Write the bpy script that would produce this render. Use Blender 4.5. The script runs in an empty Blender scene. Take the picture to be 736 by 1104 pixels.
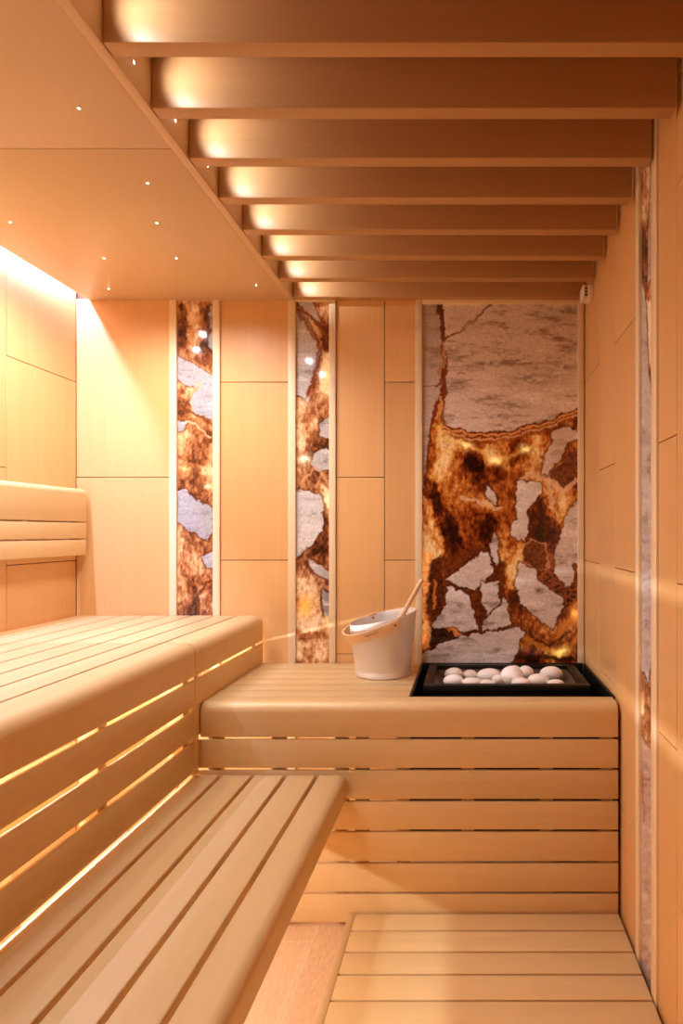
import bpy, bmesh, math, random
import numpy as np
from mathutils import Vector, Matrix

random.seed(7)
C = bpy.context.scene.collection
F = 715.0; CX = 504.0; CY = 573.0; ZC = 1.24
YB = 2.74            # back wall
XL, XR = -1.617, 0.483
YR = -0.75           # rear wall
YF = 2.083           # front of the heater bench
def WX(px, d=YB): return (px - CX) * d / F
def WZ(py, d=YB): return ZC - (py - CY) * d / F
def lin(c):
    return tuple(((v/255)/12.92 if v/255 <= 0.04045 else ((v/255+0.055)/1.055)**2.4) for v in c)

# ------------------------------------------------------------------ materials
def new_mat(name):
    m = bpy.data.materials.new(name); m.use_nodes = True
    nt = m.node_tree
    return m, nt, nt.nodes, nt.links, nt.nodes['Principled BSDF']

def wood(name, c1, c2, axis, rough=0.42, streak=1.0, fleck=0.0):
    m, nt, N, L, P = new_mat(name)
    tc = N.new('ShaderNodeTexCoord')
    at = N.new('ShaderNodeAttribute'); at.attribute_name = 'board'
    mul = N.new('ShaderNodeVectorMath'); mul.operation = 'SCALE'; mul.inputs['Scale'].default_value = 7.3
    L.new(at.outputs['Vector'], mul.inputs[0])
    add = N.new('ShaderNodeVectorMath'); add.operation = 'ADD'
    L.new(tc.outputs['Object'], add.inputs[0]); L.new(mul.outputs[0], add.inputs[1])
    def nz(al, ac, detail, rgh, dist=0.0):
        mp = N.new('ShaderNodeMapping')
        s = [ac, ac, ac]; s['xyz'.index(axis)] = al
        mp.inputs['Scale'].default_value = s
        L.new(add.outputs[0], mp.inputs['Vector'])
        n = N.new('ShaderNodeTexNoise'); n.inputs['Scale'].default_value = 1.0
        n.inputs['Detail'].default_value = detail; n.inputs['Roughness'].default_value = rgh
        n.inputs['Distortion'].default_value = dist
        L.new(mp.outputs[0], n.inputs['Vector']); return n
    a = nz(1.2, 22, 4, .6, .6); b = nz(5, 240, 2, .5); c = nz(26, 420, 1, .5)
    s1 = N.new('ShaderNodeMath'); s1.operation = 'MULTIPLY_ADD'
    L.new(a.outputs['Fac'], s1.inputs[0]); s1.inputs[1].default_value = .62*streak
    s2 = N.new('ShaderNodeMath'); s2.operation = 'MULTIPLY_ADD'
    L.new(b.outputs['Fac'], s2.inputs[0]); s2.inputs[1].default_value = .42*streak
    s3 = N.new('ShaderNodeMath'); s3.operation = 'MULTIPLY_ADD'
    L.new(c.outputs['Fac'], s3.inputs[0]); s3.inputs[1].default_value = .22*streak
    s3.inputs[2].default_value = .5 - .63*streak + .0
    L.new(s3.outputs[0], s2.inputs[2]); L.new(s2.outputs[0], s1.inputs[2])
    mx = N.new('ShaderNodeMix'); mx.data_type = 'RGBA'; mx.clamp_factor = True
    L.new(s1.outputs[0], mx.inputs['Factor'])
    mx.inputs['A'].default_value = (*lin(c2), 1); mx.inputs['B'].default_value = (*lin(c1), 1)
    hs = N.new('ShaderNodeHueSaturation')
    mr = N.new('ShaderNodeMapRange'); L.new(at.outputs['Fac'], mr.inputs['Value'])
    mr.inputs['To Min'].default_value = .94; mr.inputs['To Max'].default_value = 1.05
    L.new(mr.outputs[0], hs.inputs['Value']); L.new(mx.outputs['Result'], hs.inputs['Color'])
    L.new(hs.outputs[0], P.inputs['Base Color'])
    P.inputs['Roughness'].default_value = rough
    P.inputs['Specular IOR Level'].default_value = .35
    bp = N.new('ShaderNodeBump'); bp.inputs['Strength'].default_value = .05; bp.inputs['Distance'].default_value = .001
    L.new(b.outputs['Fac'], bp.inputs['Height']); L.new(bp.outputs[0], P.inputs['Normal'])
    return m

def plain(name, c, rough=.5, metal=0.0, emis=None, es=0.0, noise=0.0, nscale=60):
    m, nt, N, L, P = new_mat(name)
    P.inputs['Roughness'].default_value = rough; P.inputs['Metallic'].default_value = metal
    col = (*lin(c), 1)
    if noise > 0:
        tc = N.new('ShaderNodeTexCoord'); n = N.new('ShaderNodeTexNoise')
        n.inputs['Scale'].default_value = nscale; n.inputs['Detail'].default_value = 4
        L.new(tc.outputs['Object'], n.inputs['Vector'])
        mx = N.new('ShaderNodeMix'); mx.data_type = 'RGBA'
        L.new(n.outputs['Fac'], mx.inputs['Factor'])
        mx.inputs['A'].default_value = tuple(v*(1-noise) for v in col[:3]) + (1,)
        mx.inputs['B'].default_value = tuple(min(1, v*(1+noise)) for v in col[:3]) + (1,)
        L.new(mx.outputs['Result'], P.inputs['Base Color'])
        bp = N.new('ShaderNodeBump'); bp.inputs['Strength'].default_value = .1; bp.inputs['Distance'].default_value = .001
        L.new(n.outputs['Fac'], bp.inputs['Height']); L.new(bp.outputs[0], P.inputs['Normal'])
    else:
        P.inputs['Base Color'].default_value = col
    if emis:
        P.inputs['Emission Color'].default_value = (*emis, 1); P.inputs['Emission Strength'].default_value = es
    return m

BC1, BC2 = (219, 192, 143), (204, 172, 120)      # bench wood
WC1, WC2 = (226, 184, 126), (214, 165, 106)      # wall veneer
BW = {a: wood('bench_wood_'+a, BC1, BC2, a, .40, 1.2) for a in 'xyz'}
WW = wood('wall_veneer', WC1, WC2, 'z', .38, 1.3)
SW = wood('soffit_veneer', (212, 185, 146), (204, 173, 132), 'y', .42, .8)
KW = wood('beam_wood', (196, 156, 110), (176, 134, 88), 'x', .42)
TW = {a: wood('trim_wood_'+a, (240, 222, 188), (230, 206, 166), a, .4, .7) for a in 'xyz'}
HW = wood('pale_wood', (240, 208, 164), (228, 190, 142), 'z', .45, .5)
DARK = plain('groove_dark', (92, 52, 24), .8)
BLACK = plain('black_metal', (17, 15, 14), .42, .3, noise=.2, nscale=90)
SHIELD = plain('tray_steel', (120, 100, 82), .35, .6, noise=.15, nscale=120)
ALU = plain('brushed_aluminium', (236, 232, 230), .42, .4, noise=.04, nscale=8)
PEB = plain('white_pebble', (250, 244, 240), .6, 0, noise=.03, nscale=25)
PLAS = plain('white_plastic', (238, 226, 208), .45)
SLOT = plain('slot_dark', (60, 32, 18), .8)
SCREW = plain('brass_screw', (150, 96, 48), .4, .7)
BURN = plain('burnt_mark', (120, 62, 22), .8)
LED = plain('led_diffuser', (255, 244, 226), .5, 0, (1, .86, .66), 6.0)
STAR = plain('fibre_star', (255, 250, 240), .5, 0, (1, .9, .76), 14.0)
PROFILE = plain('led_profile', (200, 200, 200), .4, .6)

# floor: long wood-look tiles
def floor_mat():
    m, nt, N, L, P = new_mat('floor_tile')
    tc = N.new('ShaderNodeTexCoord')
    mp = N.new('ShaderNodeMapping'); mp.inputs['Rotation'].default_value = (0, 0, math.pi/2)
    mp.inputs['Location'].default_value = (0.207, 0.07, 0)
    L.new(tc.outputs['Object'], mp.inputs['Vector'])
    br = N.new('ShaderNodeTexBrick'); br.inputs['Scale'].default_value = 1
    br.inputs['Brick Width'].default_value = .9; br.inputs['Row Height'].default_value = .2
    br.inputs['Mortar Size'].default_value = .0018; br.inputs['Mortar Smooth'].default_value = .1
    br.inputs['Color1'].default_value = (*lin((228, 196, 160)), 1); br.inputs['Color2'].default_value = (*lin((220, 186, 148)), 1)
    br.inputs['Mortar'].default_value = (*lin((238, 208, 172)), 1)
    L.new(mp.outputs[0], br.inputs['Vector'])
    n = N.new('ShaderNodeTexNoise'); n.inputs['Scale'].default_value = 1; n.inputs['Detail'].default_value = 5
    mp2 = N.new('ShaderNodeMapping'); mp2.inputs['Scale'].default_value = (160, 30, 1)
    L.new(tc.outputs['Object'], mp2.inputs['Vector']); L.new(mp2.outputs[0], n.inputs['Vector'])
    hs = N.new('ShaderNodeHueSaturation')
    mr = N.new('ShaderNodeMapRange'); L.new(n.outputs['Fac'], mr.inputs['Value'])
    mr.inputs['From Min'].default_value = .25; mr.inputs['From Max'].default_value = .75
    mr.inputs['To Min'].default_value = .82; mr.inputs['To Max'].default_value = 1.1
    L.new(mr.outputs[0], hs.inputs['Value']); L.new(br.outputs['Color'], hs.inputs['Color'])
    L.new(hs.outputs[0], P.inputs['Base Color']); P.inputs['Roughness'].default_value = .5
    return m
FLOOR = floor_mat()

def stone_mat():
    m, nt, N, L, P = new_mat('polished_agate_stone')
    at = N.new('ShaderNodeAttribute'); at.attribute_name = 'stone'
    tc = N.new('ShaderNodeTexCoord')
    n = N.new('ShaderNodeTexNoise'); n.inputs['Scale'].default_value = 95; n.inputs['Detail'].default_value = 5; n.inputs['Roughness'].default_value = .65
    L.new(tc.outputs['Object'], n.inputs['Vector'])
    mr = N.new('ShaderNodeMapRange'); L.new(n.outputs['Fac'], mr.inputs['Value'])
    mr.inputs['From Min'].default_value = .3; mr.inputs['From Max'].default_value = .7
    mr.inputs['To Min'].default_value = .8; mr.inputs['To Max'].default_value = 1.2
    hs = N.new('ShaderNodeHueSaturation'); L.new(mr.outputs[0], hs.inputs['Value'])
    L.new(at.outputs['Color'], hs.inputs['Color'])
    L.new(hs.outputs[0], P.inputs['Base Color'])
    L.new(hs.outputs[0], P.inputs['Emission Color'])
    ml = N.new('ShaderNodeMath'); ml.operation = 'MULTIPLY'; ml.inputs[1].default_value = GLOW
    L.new(at.outputs['Alpha'], ml.inputs[0]); L.new(ml.outputs[0], P.inputs['Emission Strength'])
    P.inputs['Roughness'].default_value = .07
    m.cycles.emission_sampling = 'NONE'
    return m
GLOW = 0.35
STONE = stone_mat()

# ------------------------------------------------------------------ mesh building
def worldloc(o):
    v = Vector((0, 0, 0))
    while o is not None:
        v += Vector(o.location); o = o.parent
    return v

def tag(o, label=None, cat=None, group=None, kind=None):
    if label: o['label'] = label
    if cat: o['category'] = cat
    if group: o['group'] = group
    if kind: o['kind'] = kind
    return o

def thing(name, label, cat, loc=(0, 0, 0), group=None):
    o = bpy.data.objects.new(name, None); C.objects.link(o)
    o.location = loc; o.empty_display_size = .05
    return tag(o, label, cat, group)

class MB:
    def __init__(self):
        self.bm = bmesh.new(); self.lay = self.bm.faces.layers.float.new('board')
    def _mark(self, faces):
        r = random.random()
        for f in faces: f[self.lay] = r
    def merge(self, t):
        me = bpy.data.meshes.new('t'); t.to_mesh(me); t.free()
        n0 = len(self.bm.faces)
        self.bm.from_mesh(me); bpy.data.meshes.remove(me)
        self.bm.faces.ensure_lookup_table()
        self._mark(self.bm.faces[n0:])
        return self
    def box(self, x0, x1, y0, y1, z0, z1, bev=.0015, seg=2):
        t = bmesh.new(); bmesh.ops.create_cube(t, size=1)
        for v in t.verts:
            v.co = Vector(((x0+x1)/2 + v.co.x*(x1-x0), (y0+y1)/2 + v.co.y*(y1-y0), (z0+z1)/2 + v.co.z*(z1-z0)))
        if bev > 0:
            bmesh.ops.bevel(t, geom=t.edges[:], offset=bev, segments=seg, profile=.5, affect='EDGES')
        return self.merge(t)
    def prism(self, prof, axis, a, b, bev=0.002, seg=2, endbev=None):
        """prof: 2D points in the plane normal to axis; extruded a..b"""
        t = bmesh.new()
        def P(u, v, w):
            return {'x': (w, u, v), 'y': (u, w, v), 'z': (u, v, w)}[axis]
        A = [t.verts.new(P(u, v, a)) for u, v in prof]; B = [t.verts.new(P(u, v, b)) for u, v in prof]
        fa = t.faces.new(A); fb = t.faces.new(B[::-1])
        n = len(prof)
        for i in range(n): t.faces.new((A[i], B[i], B[(i+1) % n], A[(i+1) % n]))
        bmesh.ops.recalc_face_normals(t, faces=t.faces[:])
        if bev > 0:
            es = list(set(fa.edges[:] + fb.edges[:]))
            bmesh.ops.bevel(t, geom=es, offset=bev, segments=seg, profile=.5, affect='EDGES', clamp_overlap=True)
        return self.merge(t)
    def grid(self, rings, closed=True, cap0=False, cap1=False):
        t = bmesh.new()
        R = [[t.verts.new(p) for p in r] for r in rings]
        n = len(rings[0])
        for i in range(len(R)-1):
            for j in range(n if closed else n-1):
                t.faces.new((R[i][j], R[i][(j+1) % n], R[i+1][(j+1) % n], R[i+1][j]))
        if cap0: t.faces.new(R[0][::-1])
        if cap1: t.faces.new(R[-1])
        bmesh.ops.recalc_face_normals(t, faces=t.faces[:])
        return self.merge(t)
    def build(self, name, mat, parent=None, loc=None, angle=40, smooth=True):
        me = bpy.data.meshes.new(name)
        off = worldloc(parent) if parent is not None else Vector(loc or (0, 0, 0))
        bmesh.ops.translate(self.bm, verts=self.bm.verts[:], vec=-off)
        self.bm.to_mesh(me); self.bm.free()
        me.materials.append(mat)
        if smooth:
            me.shade_smooth(); me.set_sharp_from_angle(angle=math.radians(angle))
        o = bpy.data.objects.new(name, me); C.objects.link(o)
        if parent is not None: o.parent = parent
        else: o.location = off
        return o

def round_prof(x0, x1, z0, z1, r, corners, seg=8, rs=.003):
    """rounded rectangle outline, corners: set of 'tl','tr','bl','br' that get radius r; others rs"""
    pts = []
    for key, cx, cz, a0 in (('br', x1, z0, -90), ('tr', x1, z1, 0), ('tl', x0, z1, 90), ('bl', x0, z0, 180)):
        rr = r if key in corners else rs
        sx = -1 if key[1] == 'r' else 1; sz = 1 if key[0] == 'b' else -1
        ox, oz = cx + sx*rr, cz + sz*rr
        k = seg if key in corners else 2
        for i in range(k+1):
            a = math.radians(a0 + 90*i/k)
            pts.append((ox + rr*math.cos(a), oz + rr*math.sin(a)))
    return pts

# ------------------------------------------------------------------ room shell
b = MB(); b.box(XL-.1, XR+.1, YR-.1, YB+.12, -.08, 0, 0)
tag(b.build('floor', FLOOR), kind='structure')
ZS = 2.194   # soffit underside
ZU = 2.312   # underside above the beams
b = MB(); b.box(-.74, XR+.1, YR-.1, YB+.12, ZU, ZU+.06, 0)
tag(b.build('ceiling', SW), kind='structure')

G = .0014    # half groove between wall panels
# lowered ceiling board on the left: two panels and the edge lip
lc = tag(MB().box(-1.50, -.78, YR+.02, YB+.001, ZS+.02, ZS+.03, 0).build('ceiling', DARK), kind='structure')
YJ = .954*F/(CY-160.5)
for y0, y1 in ((YR, YJ), (YJ, YB+.02)):
    b = MB(); b.box(-1.562, -.7395, y0+.0012, y1-.0012, ZS, ZS+.018, .001); b.build('ceiling_panel', SW, lc)
b = MB(); b.box(-.738, -.7137, YR, YB+.01, ZS-.002, ZU+.002, .0015); b.build('edge_board', wood('lip_wood', (216, 186, 148), (204, 172, 132), 'y', .42), lc)
# cove housing above the slot at the left wall
b = MB(); b.box(XL-.02, -1.30, YR, YB+.02, 2.345, 2.40, 0); b.box(-1.32, -1.30, YR, YB+.02, ZS+.018, 2.36, 0)
b.build('cove_housing', PLAS, lc)

def panel_run(parent, plane, u0, u1, z0, z1, joints, mat=WW):
    """panels of one column, split at the joint heights; plane = ('y', pos, depth sign) or ('x', ...)"""
    zs = [z0] + [z for z in sorted(joints) if z0 < z < z1] + [z1]
    ax, p, s = plane
    for a, c in zip(zs[:-1], zs[1:]):
        m = MB()
        d0, d1 = sorted((p, p + s*.016))
        if ax == 'y': m.box(u0+G, u1-G, d0, d1, a+G, c-G, .0008, 1)
        else: m.box(d0, d1, u0+G, u1-G, a+G, c-G, .0008, 1)
        m.build('wall_panel', mat, parent)
JA = (.378, 1.121, 1.857); JB = (.734, 1.464)
# back wall
m = MB(); m.box(XL-.1, XR+.1, YB+.016, YB+.10, 0, 2.45, 0)
wb = tag(m.build('wall_back', DARK), kind='structure')
ztop = WZ(323)
for u0, u1, J in ((XL, WX(183.3), JB), (WX(237.5), WX(311), JA), (WX(362), WX(414.3), JB), (WX(414.3), WX(447.5), JA), (WX(629), XR+.0, JA)):
    panel_run(wb, ('y', YB, 1), u0, u1, 0, ztop+.004, J)
for u0, u1 in ((WX(191), WX(230)), (WX(319), WX(355)), (WX(455), WX(622.5))):      # plain boards below the stone
    panel_run(wb, ('y', YB+.004, 1), u0, u1, 0, .60, ())
m = MB(); m.box(-.7137, XR, YB-.004, YB+.02, WZ(323.5), 2.35, 0); m.build('wall_panel', WW, wb)
k = 0
def trim(x0, x1, y0, y1, z0, z1, ax='z'):
    global k
    k += 1
    t = MB(); t.box(x0, x1, y0, y1, z0, z1, .0015)
    return tag(t.build('trim_%d' % k, TW[ax]), kind='structure')
for p0, p1 in ((183.3, 191), (230, 237.5), (311, 319), (355, 362), (447.5, 455), (622.5, 629)):
    trim(WX(p0), WX(p1), YB-.010, YB+.017, 0, ztop)
trim(WX(319), WX(355), YB-.008, YB+.016, WZ(325.5), ztop+.004, 'x')
trim(WX(455), WX(622.5), YB-.008, YB+.016, WZ(328), ztop+.004, 'x')
# left wall
m = MB(); m.box(XL-.10, XL-.016, YR-.1, YB+.1, 0, 2.45, 0)
wl = tag(m.build('wall_left', DARK), kind='structure')
YV = 1.617*F/(CX-7)
cols = [YB, YV]; 
while cols[-1] > YR: cols.append(cols[-1]-.415)
for i in range(len(cols)-1):
    panel_run(wl, ('x', XL, -1), cols[i+1], cols[i], 0, 2.345, JA if i % 2 == 0 else JB)
# right wall
m = MB(); m.box(XR+.016, XR+.10, YR-.1, YB+.1, 0, 2.45, 0)
wr = tag(m.build('wall_right', DARK), kind='structure')
def YW(px): return XR*F/(px-CX)
R = [YB, YW(646), YW(662.3), YW(686.6)]
for i, J in enumerate((JA, JB, JA)):
    panel_run(wr, ('x', XR, 1), R[i+1], R[i], 0, 2.35, J)
R2 = [YW(709.5), YW(729.5), 1.20, .93, .66, .30, -.1, -.45, YR]
for i in range(len(R2)-1):
    J = JB if i % 2 == 0 else (.378, 1.12, 2.04)
    panel_run(wr, ('x', XR, 1), R2[i+1], R2[i], 0, 2.35, J)
panel_run(wr, ('x', XR+.006, 1), YW(703.6), YW(690.4), 2.30, 2.35, ())
trim(XR-.006, XR+.017, YW(690.4), YW(686.6), 0, 2.311)
trim(XR-.006, XR+.017, YW(709.5), YW(703.8), 0, 2.311)
# rear wall behind the camera, unseen; glass front invented so little light bounces back
GLS = plain('clear_glass', (255, 255, 255), .02); GLS.node_tree.nodes['Principled BSDF'].inputs['Transmission Weight'].default_value = 1
m = MB(); m.box(XL-.1, XL+.12, YR-.10, YR-.0, 0, 2.45, 0); m.box(XR-.12, XR+.1, YR-.10, YR-.0, 0, 2.45, 0)
m.box(XL+.12, XR-.12, YR-.10, YR, 2.12, 2.45, 0); m.box(-.60, -.52, YR-.09, YR-.01, 0, 2.12, 0)
tag(m.build('wall_front', WW), kind='structure')
wn = tag(MB().box(XL+.121, -.601, YR-.055, YR-.045, 0, 2.119, 0).build('window_1', GLS), kind='structure')
dn_ = tag(MB().box(-.517, XR-.124, YR-.055, YR-.045, .008, 2.115, 0).build('door_1', GLS), kind='structure')
MB().box(XR-.24, XR-.20, YR-.044, YR-.010, .95, 1.25, .004).build('door_handle', HW, dn_)

# ------------------------------------------------------------------ ceiling beams
names = ['slatted ceiling beam nearest the camera, cut off by the top edge',
         'second ceiling beam from the front, its right end at the picture edge',
         'third ceiling beam from the front, ending above the narrow stone strip on the right wall',
         'fourth ceiling beam from the front, just behind the third',
         'fourth ceiling beam from the back wall, in the middle of the receding row',
         'third ceiling beam from the back wall',
         'ceiling beam second from the back wall, above the small white sensor',
         'rearmost ceiling beam, tight above the large stone panel']
for i in range(-6, 8):
    d = 1.294 + .2005*i
    m = MB(); m.prism(round_prof(d, d+.041, ZS, ZU+.002, .002, {'bl', 'br'}, 3, .001), 'x', -.7115, XR-.013, .002)
    o = m.build('ceiling_beam', KW, loc=(-.12, d+.02, ZS))
    if i >= 0: tag(o, 'pale wooden '+names[i], 'ceiling beam', 'ceiling beams')
    else: tag(o, 'wooden ceiling beam out of view above the camera', 'ceiling beam', 'ceiling beams')

# ------------------------------------------------------------------ stone slabs (surface pattern as a colour attribute)
def vnoise(x, y, seed):
    rs = np.random.RandomState(seed); T = rs.rand(256, 256)
    xi = np.floor(x).astype(int); yi = np.floor(y).astype(int)
    fx = x-xi; fy = y-yi; fx = fx*fx*(3-2*fx); fy = fy*fy*(3-2*fy)
    g = lambda a, b_: T[a % 256, b_ % 256]
    return (g(xi, yi)*(1-fx)+g(xi+1, yi)*fx)*(1-fy)+(g(xi, yi+1)*(1-fx)+g(xi+1, yi+1)*fx)*fy
def fbm(x, y, seed, oct=4, gain=.5):
    s = 0; a = 1; t = 0
    for o in range(oct):
        s = s + a*vnoise(x*2**o+13.7*o, y*2**o+5.1*o, seed+o); t += a; a *= gain
    return s/t
def inpoly(x, y, poly):
    r = np.zeros(x.shape, bool); n = len(poly)
    for i in range(n):
        x0, y0 = poly[i]; x1, y1 = poly[(i+1) % n]
        if y0 == y1: continue
        c = ((y0 > y) != (y1 > y)) & (x < (x1-x0)*(y-y0)/(y1-y0)+x0)
        r ^= c
    return r
def segdist(x, y, pts, closed):
    d = np.full(x.shape, 1e9); n = len(pts)
    for i in range(n if closed else n-1):
        x0, y0 = pts[i]; x1, y1 = pts[(i+1) % n]
        dx, dy = x1-x0, y1-y0; l2 = dx*dx+dy*dy+1e-9
        t = np.clip(((x-x0)*dx+(y-y0)*dy)/l2, 0, 1)
        d = np.minimum(d, np.hypot(x-x0-t*dx, y-y0-t*dy))
    return d
def sd(x, y, poly):
    d = segdist(x, y, poly, True)
    return np.where(inpoly(x, y, poly), -d, d)
def sm(a, b_, v):
    t = np.clip((v-a)/(b_-a), 0, 1); return t*t*(3-2*t)
def mixc(A, col, f):
    f = np.asarray(f)[..., None]; return A*(1-f)+np.asarray(col)*f
def L3(c): return np.array(lin(c))
def ramp(v, stops):
    out = np.zeros(v.shape+(3,))
    vs = [s[0] for s in stops]; cs = np.array([lin(s[1]) for s in stops])
    for k_ in range(3): out[..., k_] = np.interp(v, vs, cs[:, k_])
    return out
def S(o, s, pts): return [(o[0]+a/s, o[1]+b_/s) for a, b_ in pts]

def grey_stone(X, Y, seed, base=(218, 200, 184), dark=(152, 128, 108), light=(238, 226, 214), cool=True):
    n1 = fbm(X/22+fbm(X/15, Y/15, seed+90)*1.2, Y/7, seed, 5, .62); n2 = fbm(X/60, Y/30, seed+11, 3)
    n3 = fbm(X/3.2, Y/1.3, seed+5, 3)
    c = ramp(n1*.62+n2*.25+n3*.13, [(.30, dark), (.45, base), (.54, base), (.68, light)])
    vein = np.abs(fbm(X/26+3, Y/12, seed+33, 4)-.5)
    return np.clip(mixc(c, L3(dark), .35*(1-sm(0, .018, vein)))*np.array([1.0, 1.06, 1.18]), 0, .9)
AMB = [(.24, (50, 20, 10)), (.36, (98, 40, 16)), (.46, (150, 72, 26)), (.54, (190, 108, 44)), (.63, (216, 150, 72)), (.76, (238, 204, 140))]
TAN = [(.24, (64, 32, 18)), (.36, (116, 64, 36)), (.46, (166, 104, 62)), (.54, (196, 142, 94)), (.63, (220, 180, 132)), (.76, (240, 216, 176))]

class Stone:
    def __init__(self, X, Y, seed, warp=1.0, pale=0.0, pal=None):
        self.pal = pal or AMB
        self.seed = seed
        self.X = X + warp*((fbm(X/7, Y/7, seed+50)-.5)*7 + (fbm(X/2.2, Y/2.2, seed+51, 3)-.5)*2.2)
        self.Y = Y + warp*((fbm(X/7+9, Y/7, seed+52)-.5)*7 + (fbm(X/2.2+4, Y/2.2, seed+53, 3)-.5)*2.2)
        self.RX, self.RY = X, Y
        wx = (fbm(X/18, Y/18, seed+8)-.5)*14; n = fbm((X+wx)/16, (Y-wx)/34, seed+1, 5, .55); f = fbm(X/2.6, Y/4.4, seed+2, 4, .6)
        band = .5+.5*np.sin((n*26)+X*.05)
        self.v = n*.60+f*.38+band*.05-.045+pale
        self.col = ramp(self.v, self.pal)
        self.glow = sm(.42, .70, self.v)*.30
    def bias(self, poly, amt, soft=6, glow=0.0):
        f = 1-sm(-soft, soft, sd(self.X, self.Y, poly))
        self.v = self.v+amt*f; self.col = ramp(self.v, self.pal); self.glow = np.clip(sm(.42, .70, self.v)*.30 + glow*f, 0, 3)
    def solid(self, poly, col, dark, soft=.8, mott=.5, border=None):
        d = sd(self.X, self.Y, poly); f = 1-sm(-soft, soft, d)
        n = fbm(self.RX/2.4, self.RY/2.4, self.seed+77, 4, .7)
        c = mixc(np.broadcast_to(L3(col), self.col.shape), L3(dark), sm(.42, .66, n)*mott*1.6 if mott else 0*n)
        self.col = self.col*(1-f[..., None])+c*f[..., None]; self.glow = self.glow*(1-f)
        if border is not None:
            g = np.exp(-(np.abs(d)/border[1])**2); self.col = mixc(self.col, L3(border[0]), g*.8)
    def grey(self, poly, seed, soft=.7, rim=True, **kw):
        d = sd(self.X, self.Y, poly); f = 1-sm(-soft, soft, d)
        if rim:
            g = np.exp(-((d-1.0)/1.3)**2); self.col = mixc(self.col, L3((84, 38, 16)), g*.75); self.glow *= (1-g*.8)
        c = grey_stone(self.RX, self.RY, seed, **kw)
        self.col = self.col*(1-f[..., None])+c*f[..., None]; self.glow = self.glow*(1-f)
    def line(self, pts, w, col, f=1.0, gl=0.0, wob=True):
        X, Y = (self.X, self.Y) if wob else (self.RX, self.RY)
        d = segdist(X, Y, pts, False); g = (1-sm(w*.5, w*.5+1.0, d))*f
        self.col = mixc(self.col, L3(col), g); self.glow = self.glow*(1-g)+gl*g
    def spot(self, x, y, rx, ry, col, gl, f=.9):
        d = ((self.X-x)/rx)**2+((self.Y-y)/ry)**2; g = np.exp(-d)*f
        self.col = mixc(self.col, L3(col), g); self.glow = self.glow+gl*g

def slab_mesh(name, label, u0, u1, z0, z1, thick, paint, along, pos, step=.0026):
    nu = max(4, int((u1-u0)/step)); nz = max(4, int((z1-z0)/step))
    U = np.linspace(u0, u1, nu+1); Z = np.linspace(z0, z1, nz+1)
    UU, ZZ = np.meshgrid(U, Z)
    col, glow = paint(UU, ZZ)
    rgba = np.concatenate([np.clip(col, 0, 1), np.clip(glow, 0, 4)[..., None]], -1).reshape(-1, 4)
    nv = (nu+1)*(nz+1)
    idx = np.arange(nv).reshape(nz+1, nu+1)
    if along == 'x':
        co = np.stack([UU, np.full(UU.shape, pos), ZZ], -1).reshape(-1, 3); back = (0, thick, 0)
        q = np.stack([idx[:-1, :-1], idx[:-1, 1:], idx[1:, 1:], idx[1:, :-1]], -1).reshape(-1, 4)
    else:
        co = np.stack([np.full(UU.shape, pos), UU, ZZ], -1).reshape(-1, 3); back = (thick, 0, 0)
        q = np.stack([idx[:-1, :-1], idx[1:, :-1], idx[1:, 1:], idx[:-1, 1:]], -1).reshape(-1, 4)
    c4 = [idx[0, 0], idx[0, -1], idx[-1, -1], idx[-1, 0]]
    backs = np.array([co[i]+np.array(back) for i in c4]); bi = [nv, nv+1, nv+2, nv+3]
    rings = [idx[0, :], idx[:, -1], idx[-1, ::-1], idx[::-1, 0]]
    co = np.concatenate([co, backs]); rgba = np.concatenate([rgba, rgba[c4]*[1, 1, 1, 0]])
    faces = [tuple(r) for r in q]
    for s in range(4):
        e = list(rings[s]); faces.append(tuple([bi[(s+1) % 4], bi[s]] + e) if along == 'x' else tuple([bi[s], bi[(s+1) % 4]] + e[::-1]))
    faces.append(tuple(bi[::-1]) if along == 'x' else tuple(bi))
    loc = np.array([co[:, 0].mean(), co[:, 1].mean(), z0])
    me = bpy.data.meshes.new(name)
    me.from_pydata((co-loc).tolist(), [], [tuple(int(a) for a in f) for f in faces])
    at = me.attributes.new('stone', 'FLOAT_COLOR', 'POINT')
    at.data.foreach_set('color', rgba.astype(np.float32).ravel())
    me.materials.append(STONE); me.update()
    o = bpy.data.objects.new(name, me); C.objects.link(o); o.location = loc
    return tag(o, label, 'stone panel')

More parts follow.
